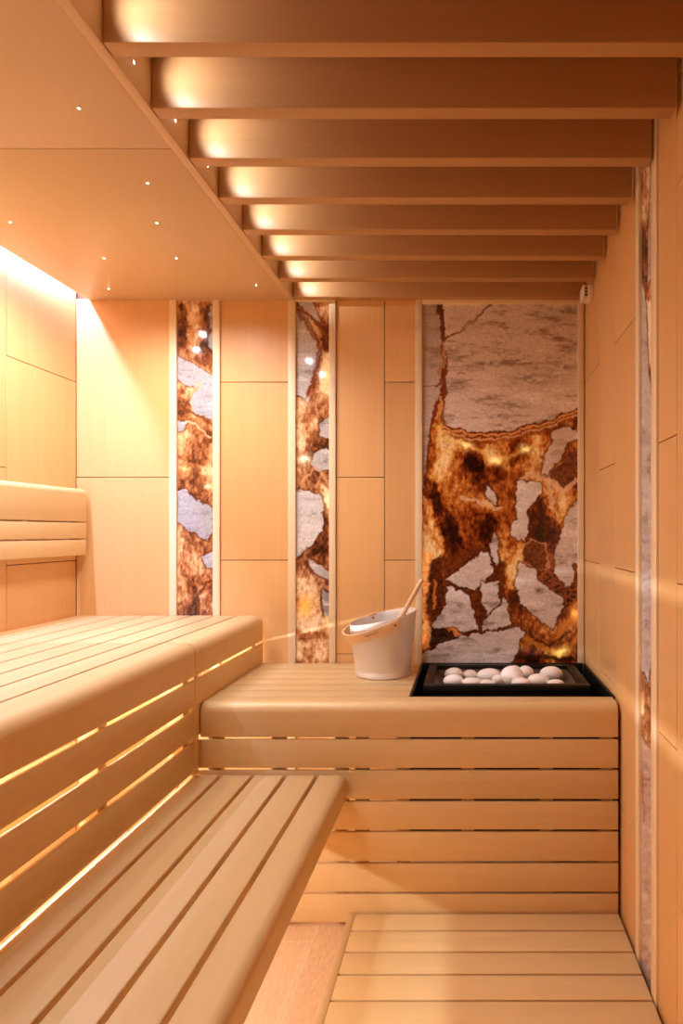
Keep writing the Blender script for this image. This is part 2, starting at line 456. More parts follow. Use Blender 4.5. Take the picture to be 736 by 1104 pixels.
def paint_big(U, Z):
    X = U*F/YB+CX; Y = CY-(Z-ZC)*F/YB
    s = Stone(X, Y, 3)
    o5, o6, o7, o8 = (450, 450), (535, 450), (450, 580), (535, 580); k5, k6 = 7.889, 7.88
    # broad tonal zones of the amber part
    s.bias(S(o5, k5, [(60, 60), (300, 180), (700, 260), (700, 480), (480, 330), (330, 260), (250, 400), (200, 600), (110, 500)]), .10, 5, .15)
    s.bias([(455, 462), (540, 470), (600, 462), (596, 500), (560, 510), (540, 505), (520, 492), (490, 480)], .09, 5, .25)
    s.bias(S(o5, k5, [(370, 300), (520, 330), (690, 440), (690, 580), (600, 640), (520, 600), (520, 470), (380, 420)]), -.15, 5)
    s.bias([(462, 518), (476, 530), (486, 560), (500, 585), (494, 600), (478, 585), (466, 555)], -.17, 4)
    s.bias([(484, 556), (520, 548), (534, 565), (525, 590), (500, 592), (486, 578)], -.10, 6)
    s.bias([(470, 480), (485, 475), (490, 500), (483, 515), (470, 510)], .07, 5, .1)
    s.bias([(578, 540), (600, 530), (600, 575), (588, 590), (566, 590), (566, 560)], -.14, 5)
    s.bias([(602, 520), (618, 515), (610, 560), (600, 570), (590, 600), (585, 585)], .10, 4, .2)
    s.bias([(540, 590), (562, 590), (560, 640), (550, 640), (545, 620)], .12, 4, .2)
    s.bias([(455, 535), (466, 540), (474, 570), (478, 596), (466, 610), (455, 606)], .24, 3, .9)
    s.bias([(600, 690), (622, 655), (622, 716), (560, 716), (575, 700)], .02, 4, .15)
    s.bias([(556, 700), (590, 706), (596, 716), (556, 716)], -.14, 3)
    # rust matrix between the fragments, lower left
    s.solid([(479, 604), (500, 592), (520, 588), (534, 596), (542, 600), (546, 650), (556, 684), (520, 690), (468, 706), (464, 680), (478, 640)], (126, 62, 26), (84, 36, 14), 1.5, .6)
    s.solid([(464, 678), (480, 675), (496, 688), (480, 696), (462, 702)], (70, 34, 18), (36, 16, 10), 1.2, .6)
    s.solid([(464, 604), (476, 598), (478, 640), (476, 662), (466, 672), (459, 650), (460, 624)], (104, 48, 22), (66, 28, 14), 1.0, .6)
    s.line([(468, 625), (468, 655)], 2, (206, 120, 50), .8, .2)
    s.bias_g = None
    s.solid([(454, 592), (466, 596), (463, 620), (459, 640), (460, 668), (464, 680), (462, 698), (454, 700)], (250, 186, 110), (226, 122, 44), 1.6, .5)
    s.glow = s.glow + .9*(1-sm(-2, 2, sd(s.X, s.Y, [(454, 592), (464, 596), (461, 620), (458, 640), (459, 690), (454, 696)])))
    s.spot(458, 690, 4, 8, (255, 130, 50), .8, .7)
    s.line(S(o7, k5, [(240, 760), (300, 780), (370, 835)]), 4, (222, 136, 66), .9, .3)
    # rust patch at the right
    s.solid(S(o6, k6, [(460, 450), (540, 400), (640, 290), (695, 280), (695, 500), (560, 600), (530, 570), (470, 520)]), (132, 72, 40), (92, 42, 20), 1.2, .6)
    s.solid(S(o8, k6, [(240, 40), (300, 20), (420, 60), (450, 200), (430, 280), (330, 280), (240, 200), (225, 110)]), (130, 68, 34), (96, 44, 18), 1.4, .7, ((226, 170, 120), .7))
    s.solid(S(o8, k6, [(340, 270), (480, 290), (560, 360), (600, 430), (690, 360), (690, 520), (580, 600), (520, 520), (440, 440), (390, 380), (350, 340)]), (150, 76, 34), (72, 30, 14), 1.5, .8)
    # pale creamy web
    for pts, w in ((S(o6, k6, [(200, 540), (300, 480), (340, 490), (440, 510), (470, 540), (560, 640)]), 4.5),
                   (S(o6, k6, [(560, 640), (640, 560), (680, 520)]), 4), (S(o6, k6, [(440, 520), (450, 640), (470, 760)]), 5),
                   (S(o5, k5, [(380, 690), (560, 720), (640, 770), (700, 760)]), 2.5)):
        s.line(pts, w, (232, 192, 146), .7, .12)
    # grey fragments
    up = [(450, 320), (630, 320), (630, 438), (622.5, 440), (611, 443.7), (600, 449), (589.6, 454), (575, 457), (563, 459.6), (550, 464), (540, 465), (522, 466), (507, 465), (491.8, 461), (478.5, 457.6), (477, 448), (479, 427), (480, 410), (480, 380), (476, 350), (474, 320)]
    s.grey(up, 21, .8, base=(224, 205, 184), dark=(156, 128, 104), light=(240, 226, 208))
    s.grey([(450, 320), (474, 320), (475, 350), (477, 380), (477, 410), (475, 423), (470, 437), (465, 452), (462, 465), (460, 490), (458, 512), (457, 527), (450, 530)], 25, .8, base=(196, 176, 158), dark=(150, 128, 108), light=(220, 206, 192))
    # layered banding under the upper stone
    low = [(478.5, 457.6), (491.8, 461), (507, 465), (522, 466), (540, 465), (550, 464), (563, 459.6), (589.6, 454), (600, 449), (611, 443.7), (624, 439)]
    dn = lambda d: [(a, b_+d) for a, b_ in low]
    s.line(dn(1.2), 1.6, (120, 52, 20), .9); s.line(dn(3.8), 2.0, (232, 156, 88), .9, .15); s.line(dn(6.0), 1.6, (110, 46, 18), .8)
    s.line(dn(7.6), 1.2, (238, 178, 116), .8, .1); s.line(dn(10.5), 3.0, (150, 70, 22), .65)
    s.line([(465, 456), (474, 463), (486, 475), (500, 480), (520, 487), (534, 497), (548, 494), (566, 484), (584, 476)], 3.0, (244, 190, 90), .5, .25)
    for x, y in ((534, 497), (566, 483), (503, 480)): s.spot(x, y, 6, 4, (255, 238, 150), 1.1, .9)
    # dark veins of the upper stone
    s.line([(474, 326), (475, 345), (478, 365)], 4.2, (104, 50, 26), .95)
    s.line([(480, 365), (487, 361), (497, 356), (505, 350), (512, 343), (519, 336), (529, 327)], 2.2, (112, 58, 30), .95)
    s.line([(478, 365), (477, 376), (480, 384), (479, 396), (479.5, 410), (478, 424), (472, 437), (469, 446), (466, 456)], 4.2, (128, 62, 28), .95)
    s.line([(478.4, 369), (478, 380), (480, 384)], 1.6, (214, 170, 130), .8); s.line([(479, 386), (478, 396)], 1.3, (206, 150, 104), .8)
    s.line([(475, 398), (474, 404), (472, 400)], 2.0, (180, 126, 84), .8)
    s.line([(470, 416), (473, 413), (477, 410)], 4.5, (140, 68, 34), .9); s.line([(456, 417.5), (468, 416)], .8, (130, 80, 50), .7)
    s.line([(476, 426), (473, 440), (470, 452)], 1.5, (230, 160, 96), .8, .1); s.line([(478, 428), (477, 440), (479, 456)], 1.6, (126, 60, 26), .8)
    s.line([(466, 452), (463, 466), (461, 490), (459, 514)], 2.0, (120, 54, 22), .75)
    # dark grey clouds of the upper stone (mineral)
    for x, y, rx, ry, f in ((575, 407, 26, 5, .45), (605, 396, 16, 4, .45), (552, 438, 18, 5, .4), (612, 376, 12, 6, .35), (600, 345, 18, 10, .2)):
        n = fbm(X/5, Y/2, 401, 3); g = np.exp(-(((X-x)/rx)**2+((Y-y)/ry)**2))*f*sm(.3, .6, n)*1.5
        s.col = mixc(s.col, L3((112, 86, 66)), np.clip(g, 0, .8))
    s.spot(505, 352, 14, 32, (216, 196, 176), 0, .55)  # whitish reflection on the polished slab, painted into its colour
    s.grey(S(o7, k5, [(240, 355), (390, 235), (540, 120), (610, 155), (640, 240), (635, 300), (475, 455)]), 31, .5)
    s.grey(S(o7, k5, [(245, 430), (290, 410), (330, 430), (400, 480), (425, 490), (440, 570), (490, 690), (515, 770), (400, 800), (280, 750), (150, 775), (115, 740), (190, 650), (240, 560)]), 35, .5)
    s.grey(S(o7, k5, [(550, 375), (685, 365), (690, 500), (710, 530), (595, 655), (545, 530)]), 38, .5)
    s.grey([(540, 650), (521, 669.4), (520.4, 679), (531, 679.5), (549, 672.6), (547.7, 656), (544.5, 643.5)], 41, .5)
    s.grey([(450, 704), (462.7, 701.7), (475, 694), (494, 687.7), (513.4, 682.7), (540, 680), (559, 677.7), (565.5, 685.3), (559, 691.7), (557.8, 701.8), (550, 718), (450, 718)], 44, .5)
    s.grey(S(o8, k6, [(200, 200), (270, 250), (330, 270), (345, 350), (400, 380), (440, 430), (560, 520), (570, 590), (500, 720), (470, 770), (400, 720), (300, 650), (180, 480), (165, 400)]), 47)
    s.grey([(602, 580), (609, 562), (611, 553), (622.5, 538), (626, 538), (626, 608), (617.5, 606.5), (615, 610.5), (618, 617), (617.5, 626), (611, 634.5), (603.5, 622), (596, 617), (598, 603)], 51)
    s.grey(S(o6, k6, [(170, 550), (370, 550), (380, 620), (330, 700), (280, 760), (260, 830), (270, 880), (260, 960), (235, 1050), (200, 1010), (175, 1050), (120, 1010), (135, 910), (180, 860), (170, 780)]), 55, base=(222, 208, 190), dark=(190, 172, 152), light=(240, 230, 216))
    s.grey(S(o6, k6, [(480, 110), (560, 75), (640, 80), (685, 130), (700, 190), (600, 200), (580, 290), (540, 350), (460, 430), (440, 490), (370, 480), (400, 380), (450, 260), (480, 190)]), 58, base=(218, 196, 174), dark=(190, 164, 142), light=(236, 220, 204))
    s.grey(S(o5, k5, [(590, 570), (620, 600), (670, 700), (660, 740), (620, 720), (580, 660)]), 61)
    s.grey([(532, 572), (537, 585), (539, 605), (535, 612), (531, 602), (528, 590)], 63)
    s.spot(581, 636, 3.5, 3, (104, 52, 26), 0, .9)
    # bright amber pockets, lower right
    s.line([(566, 690), (590, 700), (603, 704), (620, 690)], 5, (222, 140, 52), .5, .25)
    s.line([(601, 690), (606, 678), (618, 668)], 6, (214, 128, 46), .7, .3)
    s.spot(604, 703, 8, 4.5, (255, 214, 110), 1.8, .95); s.spot(620, 662, 5, 7, (255, 180, 80), 1.6, .95)
    s.line([(568, 674), (575, 690), (590, 696), (604, 690), (616, 680)], 1.6, (70, 28, 12), .8)
    s.line([(563, 710), (590, 708), (618, 712)], 3, (56, 26, 12), .85)
    return s.col, s.glow

def paint_strip1(U, Z):
    X = U*F/YB+CX; Y = CY-(Z-ZC)*F/YB
    s = Stone(X, Y, 103, .9, .03, TAN); o, k_ = (180, 310), 2.983
    P = lambda pts: S(o, k_, pts)
    s.bias(P([(38, 50), (62, 50), (60, 190), (36, 200)]), -.16, 2.5); s.bias(P([(100, 45), (135, 50), (135, 190), (110, 190), (120, 110)]), -.14, 2.5)
    s.bias(P([(66, 60), (102, 60), (102, 150), (76, 200), (60, 160)]), .07, 2.5); s.bias(P([(80, 230), (150, 200), (150, 280)]), -.10, 2)
    s.bias(P([(36, 310), (75, 330), (70, 400), (36, 410)]), -.09, 2.5); s.bias(P([(120, 420), (150, 440), (150, 600), (110, 520)]), -.06, 3)
    s.bias(P([(40, 560), (80, 570), (80, 610), (40, 610)]), .14, 3, .5); s.bias(P([(95, 570), (150, 575), (150, 600), (100, 600)]), .16, 2.5, .6)
    s.bias(P([(36, 930), (90, 930), (90, 1055), (36, 1055)]), -.09, 4); s.bias(P([(100, 960), (150, 955), (150, 1040), (96, 1045)]), .09, 3, .5)
    s.bias(P([(60, 850), (100, 850), (120, 910), (60, 940)]), .10, 3)
    kw = dict(base=(168, 166, 166), dark=(134, 130, 128), light=(196, 194, 194))
    s.grey(P([(30, 215), (90, 250), (155, 295), (155, 430), (115, 410), (80, 395), (75, 360), (100, 320), (60, 310), (30, 290)]), 105, **kw)
    s.grey(P([(30, 425), (60, 430), (50, 460), (30, 465)]), 107, **kw)
    s.grey(P([(30, 650), (60, 655), (110, 690), (145, 710), (150, 780), (130, 815), (100, 800), (60, 775), (30, 750)]), 109, **kw)
    s.grey(P([(105, 870), (155, 850), (155, 905), (130, 900)]), 111, **kw); s.grey(P([(137, 55), (158, 55), (158, 220), (138, 190)]), 113, **kw)
    s.line(P([(105, 300), (78, 350), (80, 395)]), 2, (226, 176, 130), .7); s.line(P([(60, 430), (100, 450), (140, 480)]), 1.5, (228, 190, 150), .8)
    s.line(P([(40, 380), (110, 415), (150, 450)]), 1.6, (110, 52, 24), .8); s.line(P([(95, 1050), (100, 990), (130, 950), (155, 940)]), 2, (90, 40, 20), .8)
    s.spot(*P([(130, 640)])[0], 3.5, 1.6, (255, 240, 200), 1.2); s.spot(*P([(60, 580)])[0], 4, 3, (255, 210, 140), .8)
    return s.col, s.glow*.6
def paint_strip2(U, Z):
    X = U*F/YB+CX; Y = CY-(Z-ZC)*F/YB
    s = Stone(X, Y, 203, .9, .03, TAN); o, k_ = (310, 310), 2.7
    P = lambda pts: S(o, k_, pts)
    s.bias(P([(60, 45), (110, 45), (120, 130), (95, 160), (70, 90)]), -.05, 3)
    s.bias(P([(95, 150), (125, 140), (125, 185), (80, 290), (60, 310), (80, 230)]), -.10, 3)
    s.bias(P([(100, 180), (125, 185), (125, 320), (90, 300), (95, 230)]), .20, 2.5, .8)
    s.bias(P([(30, 400), (90, 380), (90, 440), (40, 480)]), .12, 4, .4); s.bias(P([(100, 560), (125, 590), (125, 650), (110, 640)]), .2, 2.5, .8)
    s.bias(P([(90, 320), (125, 330), (125, 390), (90, 400)]), -.07, 3); s.bias(P([(60, 520), (125, 540), (125, 600), (70, 590)]), -.08, 3)
    s.bias(P([(100, 610), (118, 620), (118, 740), (70, 790), (50, 780), (100, 720)]), -.13, 2.5)
    s.bias(P([(25, 850), (75, 840), (95, 900), (110, 980), (60, 1000), (25, 990)]), .17, 4, .8); s.bias(P([(25, 1030), (110, 1040), (120, 1080), (25, 1085)]), .08, 4, .4)
    s.bias(P([(85, 880), (125, 880), (125, 960), (100, 950)]), -.16, 3); s.bias(P([(25, 1000), (110, 1000), (110, 1025), (25, 1025)]), -.12, 2)
    kw = dict(base=(192, 182, 172), dark=(146, 132, 120), light=(222, 212, 202))
    s.grey(P([(18, 50), (45, 80), (85, 150), (95, 190), (75, 250), (50, 320), (18, 310)]), 205, **kw)
    s.grey(P([(30, 38), (70, 38), (95, 100), (80, 90), (50, 60)]), 206, **kw)
    s.grey(P([(75, 480), (100, 470), (130, 475), (130, 530), (85, 535), (68, 510)]), 207, **kw)
    s.grey(P([(18, 590), (60, 590), (100, 610), (103, 700), (70, 750), (45, 765), (18, 790)]), 209, **{**kw, 'base': (206, 200, 190)})
    s.grey(P([(60, 790), (100, 810), (130, 840), (130, 865), (80, 830)]), 211, **kw)
    s.grey(P([(95, 400), (120, 370), (130, 370), (130, 440), (95, 430)]), 213, **kw); s.grey(P([(100, 880), (130, 900), (130, 970), (105, 950)]), 214, **{**kw, 'base': (150, 140, 134)})
    s.line(P([(25, 60), (55, 110), (90, 160), (85, 230), (60, 310)]), 3, (132, 60, 28), .8); s.line(P([(45, 60), (85, 110), (115, 120)]), 2, (120, 56, 28), .8)
    s.line(P([(40, 570), (80, 520), (125, 575)]), 1.5, (214, 160, 112), .7)
    s.spot(*P([(48, 500)])[0], 6, 5, (255, 244, 205), 1.6); s.spot(*P([(115, 620)])[0], 3, 7, (255, 226, 160), 1.5)
    s.spot(*P([(112, 260)])[0], 4, 12, (255, 206, 110), .8); s.spot(*P([(50, 930)])[0], 8, 12, (255, 176, 74), .9); s.spot(*P([(115, 970)])[0], 3, 6, (255, 220, 150), 1.0)
    return s.col, s.glow*.9
YS0, YS1 = YW(703.8), YW(690.4)
def paint_right(U, Z):
    # image px of each point as the camera sees the wall (a design drawn on the slab)
    X = CX + XR*F/U; Y = CY-(Z-ZC)*F/U
    X = 690.4+(X-690.4)*1.24
    s = Stone(X*1.6, Y, 303, .35, 0, TAN)
    Q = lambda pts: [(a*1.6, b_) for a, b_ in pts]
    kw = dict(base=(196, 176, 160), dark=(160, 136, 118), light=(222, 208, 194))
    s.bias(Q([(690, 180), (704, 165), (702, 205), (698, 230), (690, 250)]), .13, 3, .6)
    s.bias(Q([(688, 235), (698, 240), (697, 320), (691, 310)]), -.10, 3)
    s.bias(Q([(695, 300), (706, 295), (706, 325), (697, 325)]), -.10, 2); s.bias(Q([(696, 325), (706, 325), (706, 405), (700, 390)]), .22, 2.5, .9)
    s.bias(Q([(688, 730), (706, 715), (706, 800), (690, 795)]), .06, 3, .5); s.bias(Q([(688, 745), (693, 745), (693, 770), (688, 770)]), .15, 2, .9)
    s.grey(Q([(706, 100), (703, 130), (702, 165), (703, 190), (700, 230), (698.5, 260), (698, 310), (702, 300), (707, 290), (707, 100)]), 305, **kw)
    s.grey(Q([(688, 300), (693, 310), (696, 330), (699, 400), (704, 435), (707, 440), (707, 700), (702, 715), (699, 735), (694, 725), (688, 722)]), 307, **{**kw, 'base': (196, 184, 176)})
    s.grey(Q([(688, 790), (694, 800), (700, 806), (706, 810), (707, 2600), (688, 2600)]), 309, **{**kw, 'base': (200, 174, 156)})
    s.line(Q([(691, 832), (692, 860), (694, 875), (693, 885)]), 3, (170, 96, 52), .8)
    for zz in (.94, .82, .71, .60, .49, .38, .27, .16): 
        d = np.abs(Z-zz+.004*np.sin(U*300)); g = (1-sm(.0012, .004, d))*.4; s.col = mixc(s.col, L3((132, 96, 76)), g)
    return s.col, s.glow*.9

slab_mesh('stone_panel', 'large polished stone panel with grey and glowing amber veins above the heater', WX(455), WX(622.5), .50, WZ(327.5), .012, paint_big, 'x', YB+.003)
slab_mesh('stone_panel', 'narrow veined stone strip in the back wall above the upper bench, leftmost', WX(191), WX(230), .60, ztop, .012, paint_strip1, 'x', YB+.003)
slab_mesh('stone_panel', 'narrow amber glowing stone strip in the back wall between upper bench and bucket', WX(319), WX(355), .60, WZ(325), .012, paint_strip2, 'x', YB+.003)
slab_mesh('stone_panel', 'narrow stone strip in the right hand wall, running from beams to floor', YS0, YS1, 0.0, 2.30, .012, paint_right, 'y', XR+.003)

# ------------------------------------------------------------------ upper bench
XF = -.842; ZT = .895
def upper_bench(label, y0, y1, zlow, battens):
    t = thing('sauna_bench', label, 'bench', ((XL+XF)/2, (y0+y1)/2, zlow if zlow > .6 else 0), 'upper bench sections')
    edges = [-.945, -1.04, -1.135, -1.23, -1.325, -1.42, -1.515, XL+.012]
    m = MB()
    for a, c in zip(edges[:-1], edges[1:]):
        m.box(c+.004, a-.004, y0, y1, ZT-.026, ZT, .003)
    m.build('slatted_seat', BW['y'], t)
    m = MB()
    outer = round_prof(-.941, XF, ZT-.106, ZT, .034, {'tr'}, 10, .0025)
    prof = [q for q in outer if not (q[0] < -.90 and q[1] < ZT-.05) and not q[1] < ZT-.09]
    prof = [(XF-.010, ZT-.103), (XF-.0025, ZT-.103), (XF, ZT-.1005)] + [q for q in outer if q[1] > ZT-.05] + [(-.941, ZT-.028), (XF-.030, ZT-.028), (XF-.012, ZT-.046)]
    m.prism(prof, 'y', y0, y1, .0020)
    m.build('rounded_front_board', BW['y'], t)
    zs = [(.7005, .7810), (.606, .6860), (.508, .5915)]
    m = MB()
    for a, c in zs:
        if a >= zlow-.002: m.box(XF-.010, XF, y0, y1, a, c, .0025)
    if zlow < .6: m.box(XF-.026, XF-.0105, y0, y1, .490, .520, .001)  # unseen strip added behind the lowest slat to block direct lamp light
    m.build('slatted_front', BW['y'], t)
    if zlow < .6:
        m = MB(); m.box(-1.01, -.985, y0, y1-.02, .60, .655, .001); m.build('light_baffle', BW['y'], t)  # unseen board added to keep the bench lamp off the lowest slat gap
    for yb in battens:
        m = MB(); m.box(XF-.060, XF-.0165, yb-.02, yb+.02, max(zlow, .521) if zlow < .6 else .702, ZT-.045, .001)
        m.build('batten', BW['z'], t)
        m = MB(); m.box(XL+.03, -.945, yb-.02, yb+.02, ZT-.075, ZT-.027, .001)
        m.build('crossbar', BW['x'], t)
        if zlow < .6:
            m = MB(); m.box(-1.42, -1.375, yb-.02, yb+.02, 0, ZT-.076, .001); m.build('post', BW['z'], t)
    return t
upper_bench('long upper sauna bench with rounded front edge and slatted front, nearest section', YR+.005, 2.049, .5, (-.45, .2, .9, 1.56, 2.02))
upper_bench('short end section of the upper sauna bench against the back wall', 2.054, YB-.012, .699, (2.10, 2.66))

# lower bench
XA, XB_, ZL = -.857, -.379, .4815
t = thing('sauna_bench', 'low sauna bench with wide gaps between slats and rounded outer edge', 'bench', ((XA+XB_)/2, 1.0, 0))
ye = 2.068
gaps = [-.7686, -.6680, -.5660, -.4687]
m = MB(); ed = [XA]+gaps
for a, c in zip(ed[:-1], ed[1:]):
    m.box(a+(.006 if a != XA else 0), c-.006, YR+.005, ye, ZL-.03, ZL, .0035, 3)
m.build('slatted_seat', BW['y'], t)
m = MB(); m.prism(round_prof(gaps[-1]+.006, XB_, ZL-.078, ZL, .026, {'tr'}, 9, .003), 'y', YR+.005, ye, .003); m.build('rounded_front_board', BW['y'], t)
for yb in (-.5, .25, 1.0, 1.55, 1.97):
    m = MB(); m.box(XA, gaps[-1]+.005, yb-.02, yb+.02, ZL-.075, ZL-.0305, .001); m.build('crossbar', BW['x'], t)
    m = MB(); m.box(XA, XA+.045, yb-.02, yb+.02, 0, ZL-.0755, .001); m.build('post', BW['z'], t)

# ------------------------------------------------------------------ heater bench (counter) with slatted front
X0, X1, ZH = -.8415, .473, .700
HX0, HY0 = -.192, 2.172       # opening for the heater
t = thing('heater_bench', 'slatted wooden bench along the back wall, carrying the bucket and built round the heater', 'bench', ((X0+X1)/2, 2.4, 0))
m = MB(); yy = HY0; 
while yy < YB-.02:
    y2 = min(yy+.0915, YB-.006); m.box(X0+.001, HX0, yy+.002, y2-.002, ZH-.026, ZH, .002); yy = y2
m.build('slatted_top', BW['x'], t)
m = MB(); tt = bmesh.new()
prof = round_prof(YF, HY0-.002, ZH-.107, ZH, .030, {'tl'}, 10, .003)
m.prism(prof, 'x', X0+.001, X1, .006, 3); m.build('rounded_front_board', BW['x'], t)
m = MB()
zf = [(.4965, .586), (.399, .489), (.303, .391), (.204, .295), (.108, .196), (.012, .100)]
for a, c in zf: m.box(X0-.02, X1, YF, YF+.014, a, c, .0025)
m.build('slatted_front', BW['x'], t)
for xb in (-.80, -.60, -.40, -.335, -.205, .0, .25, .44):
    m = MB(); m.box(xb-.02, xb+.02, YF+.0145, YF+.05, 0.01, ZH-.108, .001); m.build('batten', BW['z'], t)
m = MB(); m.box(XF-.040, XF-.0015, 2.0515, 2.0820, .484, ZH-.002, .001); m.box(XF-.040, XF-.0015, 2.0825, YB-.013, .60, ZH-.002, .001); m.build('end_board', BW['z'], t)  # the long rear box is unseen, added to stop bench light leaking
m = MB(); m.box(XR-.0096, XR-.0006, HY0, YB-.02, .2, ZH, .001); m.build('heat_shield', BLACK, t)
m = MB(); m.box(HX0+.001, HX0+.009, HY0, YB-.02, .2, ZH-.001, .001); m.box(HX0+.001, XR-.011, HY0, HY0+.006, .2, ZH-.03, .001)
m.box(HX0+.001, XR-.011, YB-.014, YB-.008, .2, ZH-.001, .001)
m.box(HX0+.010, XR-.011, HY0+.007, YB-.021, .2, .206, .001); m.build('recess_lining', BLACK, t)
m = MB(); m.box(-.56, -.54, YF+.03, YB-.03, .45, ZH-.03, 0); m.build('side_board', BW['z'], t) if False else None

# ------------------------------------------------------------------ heater
fx0, fx1, fy0, fy1 = -.156, .431, 2.322, 2.70
t = thing('sauna_heater', 'black sauna heater set into the bench below the large stone panel, full of white pebbles', 'heater', ((fx0+fx1)/2, (fy0+fy1)/2, .2065))
bw = .034
m = MB()
for bx in ((fx0, fx1, fy0, fy0+bw), (fx0, fx1, fy1-bw, fy1), (fx0, fx0+bw, fy0+bw-.001, fy1-bw+.001), (fx1-bw, fx1, fy0+bw-.001, fy1-bw+.001)):
    m.box(*bx, ZH-.03, ZH+.001, .0025)
m.build('top_frame', BLACK, t)
m = MB()
for bx in ((fx0+.006, fx1-.006, fy0+.006, fy0+.014), (fx0+.006, fx1-.006, fy1-.014, fy1-.006), (fx0+.006, fx0+.014, fy0+.013, fy1-.013), (fx1-.014, fx1-.006, fy0+.013, fy1-.013)):
    m.box(*bx, .24, ZH-.0305, .001)
m.box(fx0+.014, fx1-.014, fy0+.014, fy1-.014, .24, .26, .001)
for fx in (fx0+.03, fx1-.05):
    for fy in (fy0+.03, fy1-.05): m.box(fx, fx+.02, fy, fy+.02, .2065, .245, .001)
m.build('casing', BLACK, t)
m = MB()     # sloping steel tray under the stones
zi0, zi1 = ZH-.012, ZH-.055
a = [(fx0+bw, fy0+bw), (fx1-bw, fy0+bw), (fx1-bw, fy1-bw), (fx0+bw, fy1-bw)]
def ring(d, z): return [(x+(d if x < .1 else -d), y+(d if y < 2.5 else -d), z) for x, y in a]
m.grid([ring(-.003, zi0), ring(.05, zi1), ring(.052, zi1-.003), ring(-.003, zi0-.006)], True)
m.grid([ring(.048, zi1-.001), ring(.048, zi1-.012)], True, True, True)
m.build('stone_tray', SHIELD, t)

# pebbles
def pebble_bm(r, seed):
    m = MB(); t_ = bmesh.new(); bmesh.ops.create_icosphere(t_, subdivisions=3, radius=1)
    rs = random.Random(seed); dirs = [Vector((rs.gauss(0, 1), rs.gauss(0, 1), rs.gauss(0, 1))).normalized() for _ in range(7)]
    am = [rs.uniform(-.10, .10) for _ in dirs]
    for v in t_.verts:
        n = v.co.normalized(); k_ = 1
        for d, a_ in zip(dirs, am): k_ += a_*math.exp(-(1-n.dot(d))*2.2)
        v.co = Vector((n.x*r[0], n.y*r[1], n.z*r[2]))*k_
    return m.merge(t_)
def sp(cx, cy, d):     # crop pixel of the heater zoom -> world at depth d
    px = 430+cx/3.067; py = 690+cy/3.067
    return (px-CX)*d/F, d, ZC-(py-CY)*d/F
spec = [(180, 112, 26, 18, 2.53, 'rounded white pebble at the back left corner of the heater'),
        (179, 134, 30, 20, 2.43, 'white pebble at the front left corner of the heater'),
        (233, 118, 24, 18, 2.56, 'small white pebble behind, second from the left in the heater'),
        (240, 139, 30, 13, 2.41, 'flat white pebble at the front, second from the left'),
        (297, 118, 38, 21, 2.54, 'broad white pebble at the back, left of the heater centre'),
        (327, 131, 19, 15, 2.46, 'small white pebble between the broad one and the tallest one'),
        (287, 144, 32, 11, 2.41, 'flat white pebble at the front, left of the heater centre'),
        (374, 122, 33, 31, 2.47, 'tallest white pebble at the middle of the heater'),
        (378, 98, 22, 13, 2.58, 'white pebble peeking over the tallest one from behind'),
        (418, 108, 22, 20, 2.56, 'white pebble at the back, right behind the tallest one'),
        (404, 140, 28, 14, 2.41, 'white pebble at the front, touching the right foot of the tallest one'),
        (462, 133, 33, 19, 2.45, 'wide white pebble at the front, second from the right'),
        (502, 112, 31, 19, 2.55, 'oval white pebble at the back right of the heater'),
        (517, 143, 26, 11, 2.42, 'low white pebble at the front right corner of the heater')]
for i, (cx, cy, rx, rz, d, lab) in enumerate(spec):
    x, y, z = sp(cx, cy, d); k_ = d/F/3.067*1.12
    m = pebble_bm((rx*k_, (rx+rz)/2*k_*.95, max(rz*k_, .016)), 40+i)
    bmesh.ops.translate(m.bm, verts=m.bm.verts[:], vec=(x, y, z))
    tag(m.build('heater_stone', PEB, loc=(x, y, z), angle=180), lab, 'stone', 'white stones in the heater')

# ------------------------------------------------------------------ bucket
bx, by = -.3190, 2.505
t = thing('sauna_bucket', 'round aluminium bucket with slanted rim and wooden strap handle on the heater bench', 'bucket', (bx, by, ZH))
NS = 64
def ringb(r, zf_, sc=1.0):
    out = []
    for i in range(NS):
        a_ = 2*math.pi*i/NS
        out.append((bx+r*math.cos(a_), by+r*math.sin(a_), zf_(a_, r)))
    return out
def rimz(r): return lambda a_, _r: ZH+.218+.205*r*math.cos(a_)+.05*r*math.sin(a_)
H0 = lambda a_, r: ZH
def body(frac, inset=0.0, z0=0.0):
    r = .101+(.126-.101)*frac-inset
    return [(bx+r*math.cos(2*math.pi*i/NS), by+r*math.sin(2*math.pi*i/NS),
             ZH+z0+(rimz(r)(2*math.pi*i/NS, r)-ZH-z0)*frac) for i in range(NS)]
rings = [[(bx+.097*math.cos(2*math.pi*i/NS), by+.097*math.sin(2*math.pi*i/NS), ZH) for i in range(NS)]]
rings += [[(p[0], p[1], p[2]+(.003 if f == 0 else 0)) for p in body(f)] for f in (0, .1, .25, .5, .75, .93, .97, 1)]
rings += [[(p[0], p[1], p[2]+.0022) for p in body(1, .0012)], [(p[0], p[1], p[2]+.0015) for p in body(1, .003)], body(.97, .0045), body(.9, .0045), body(.5, .004), body(.0, .004, .006)]
m = MB(); m.grid(rings, True, True, True); m.build('body', ALU, t)
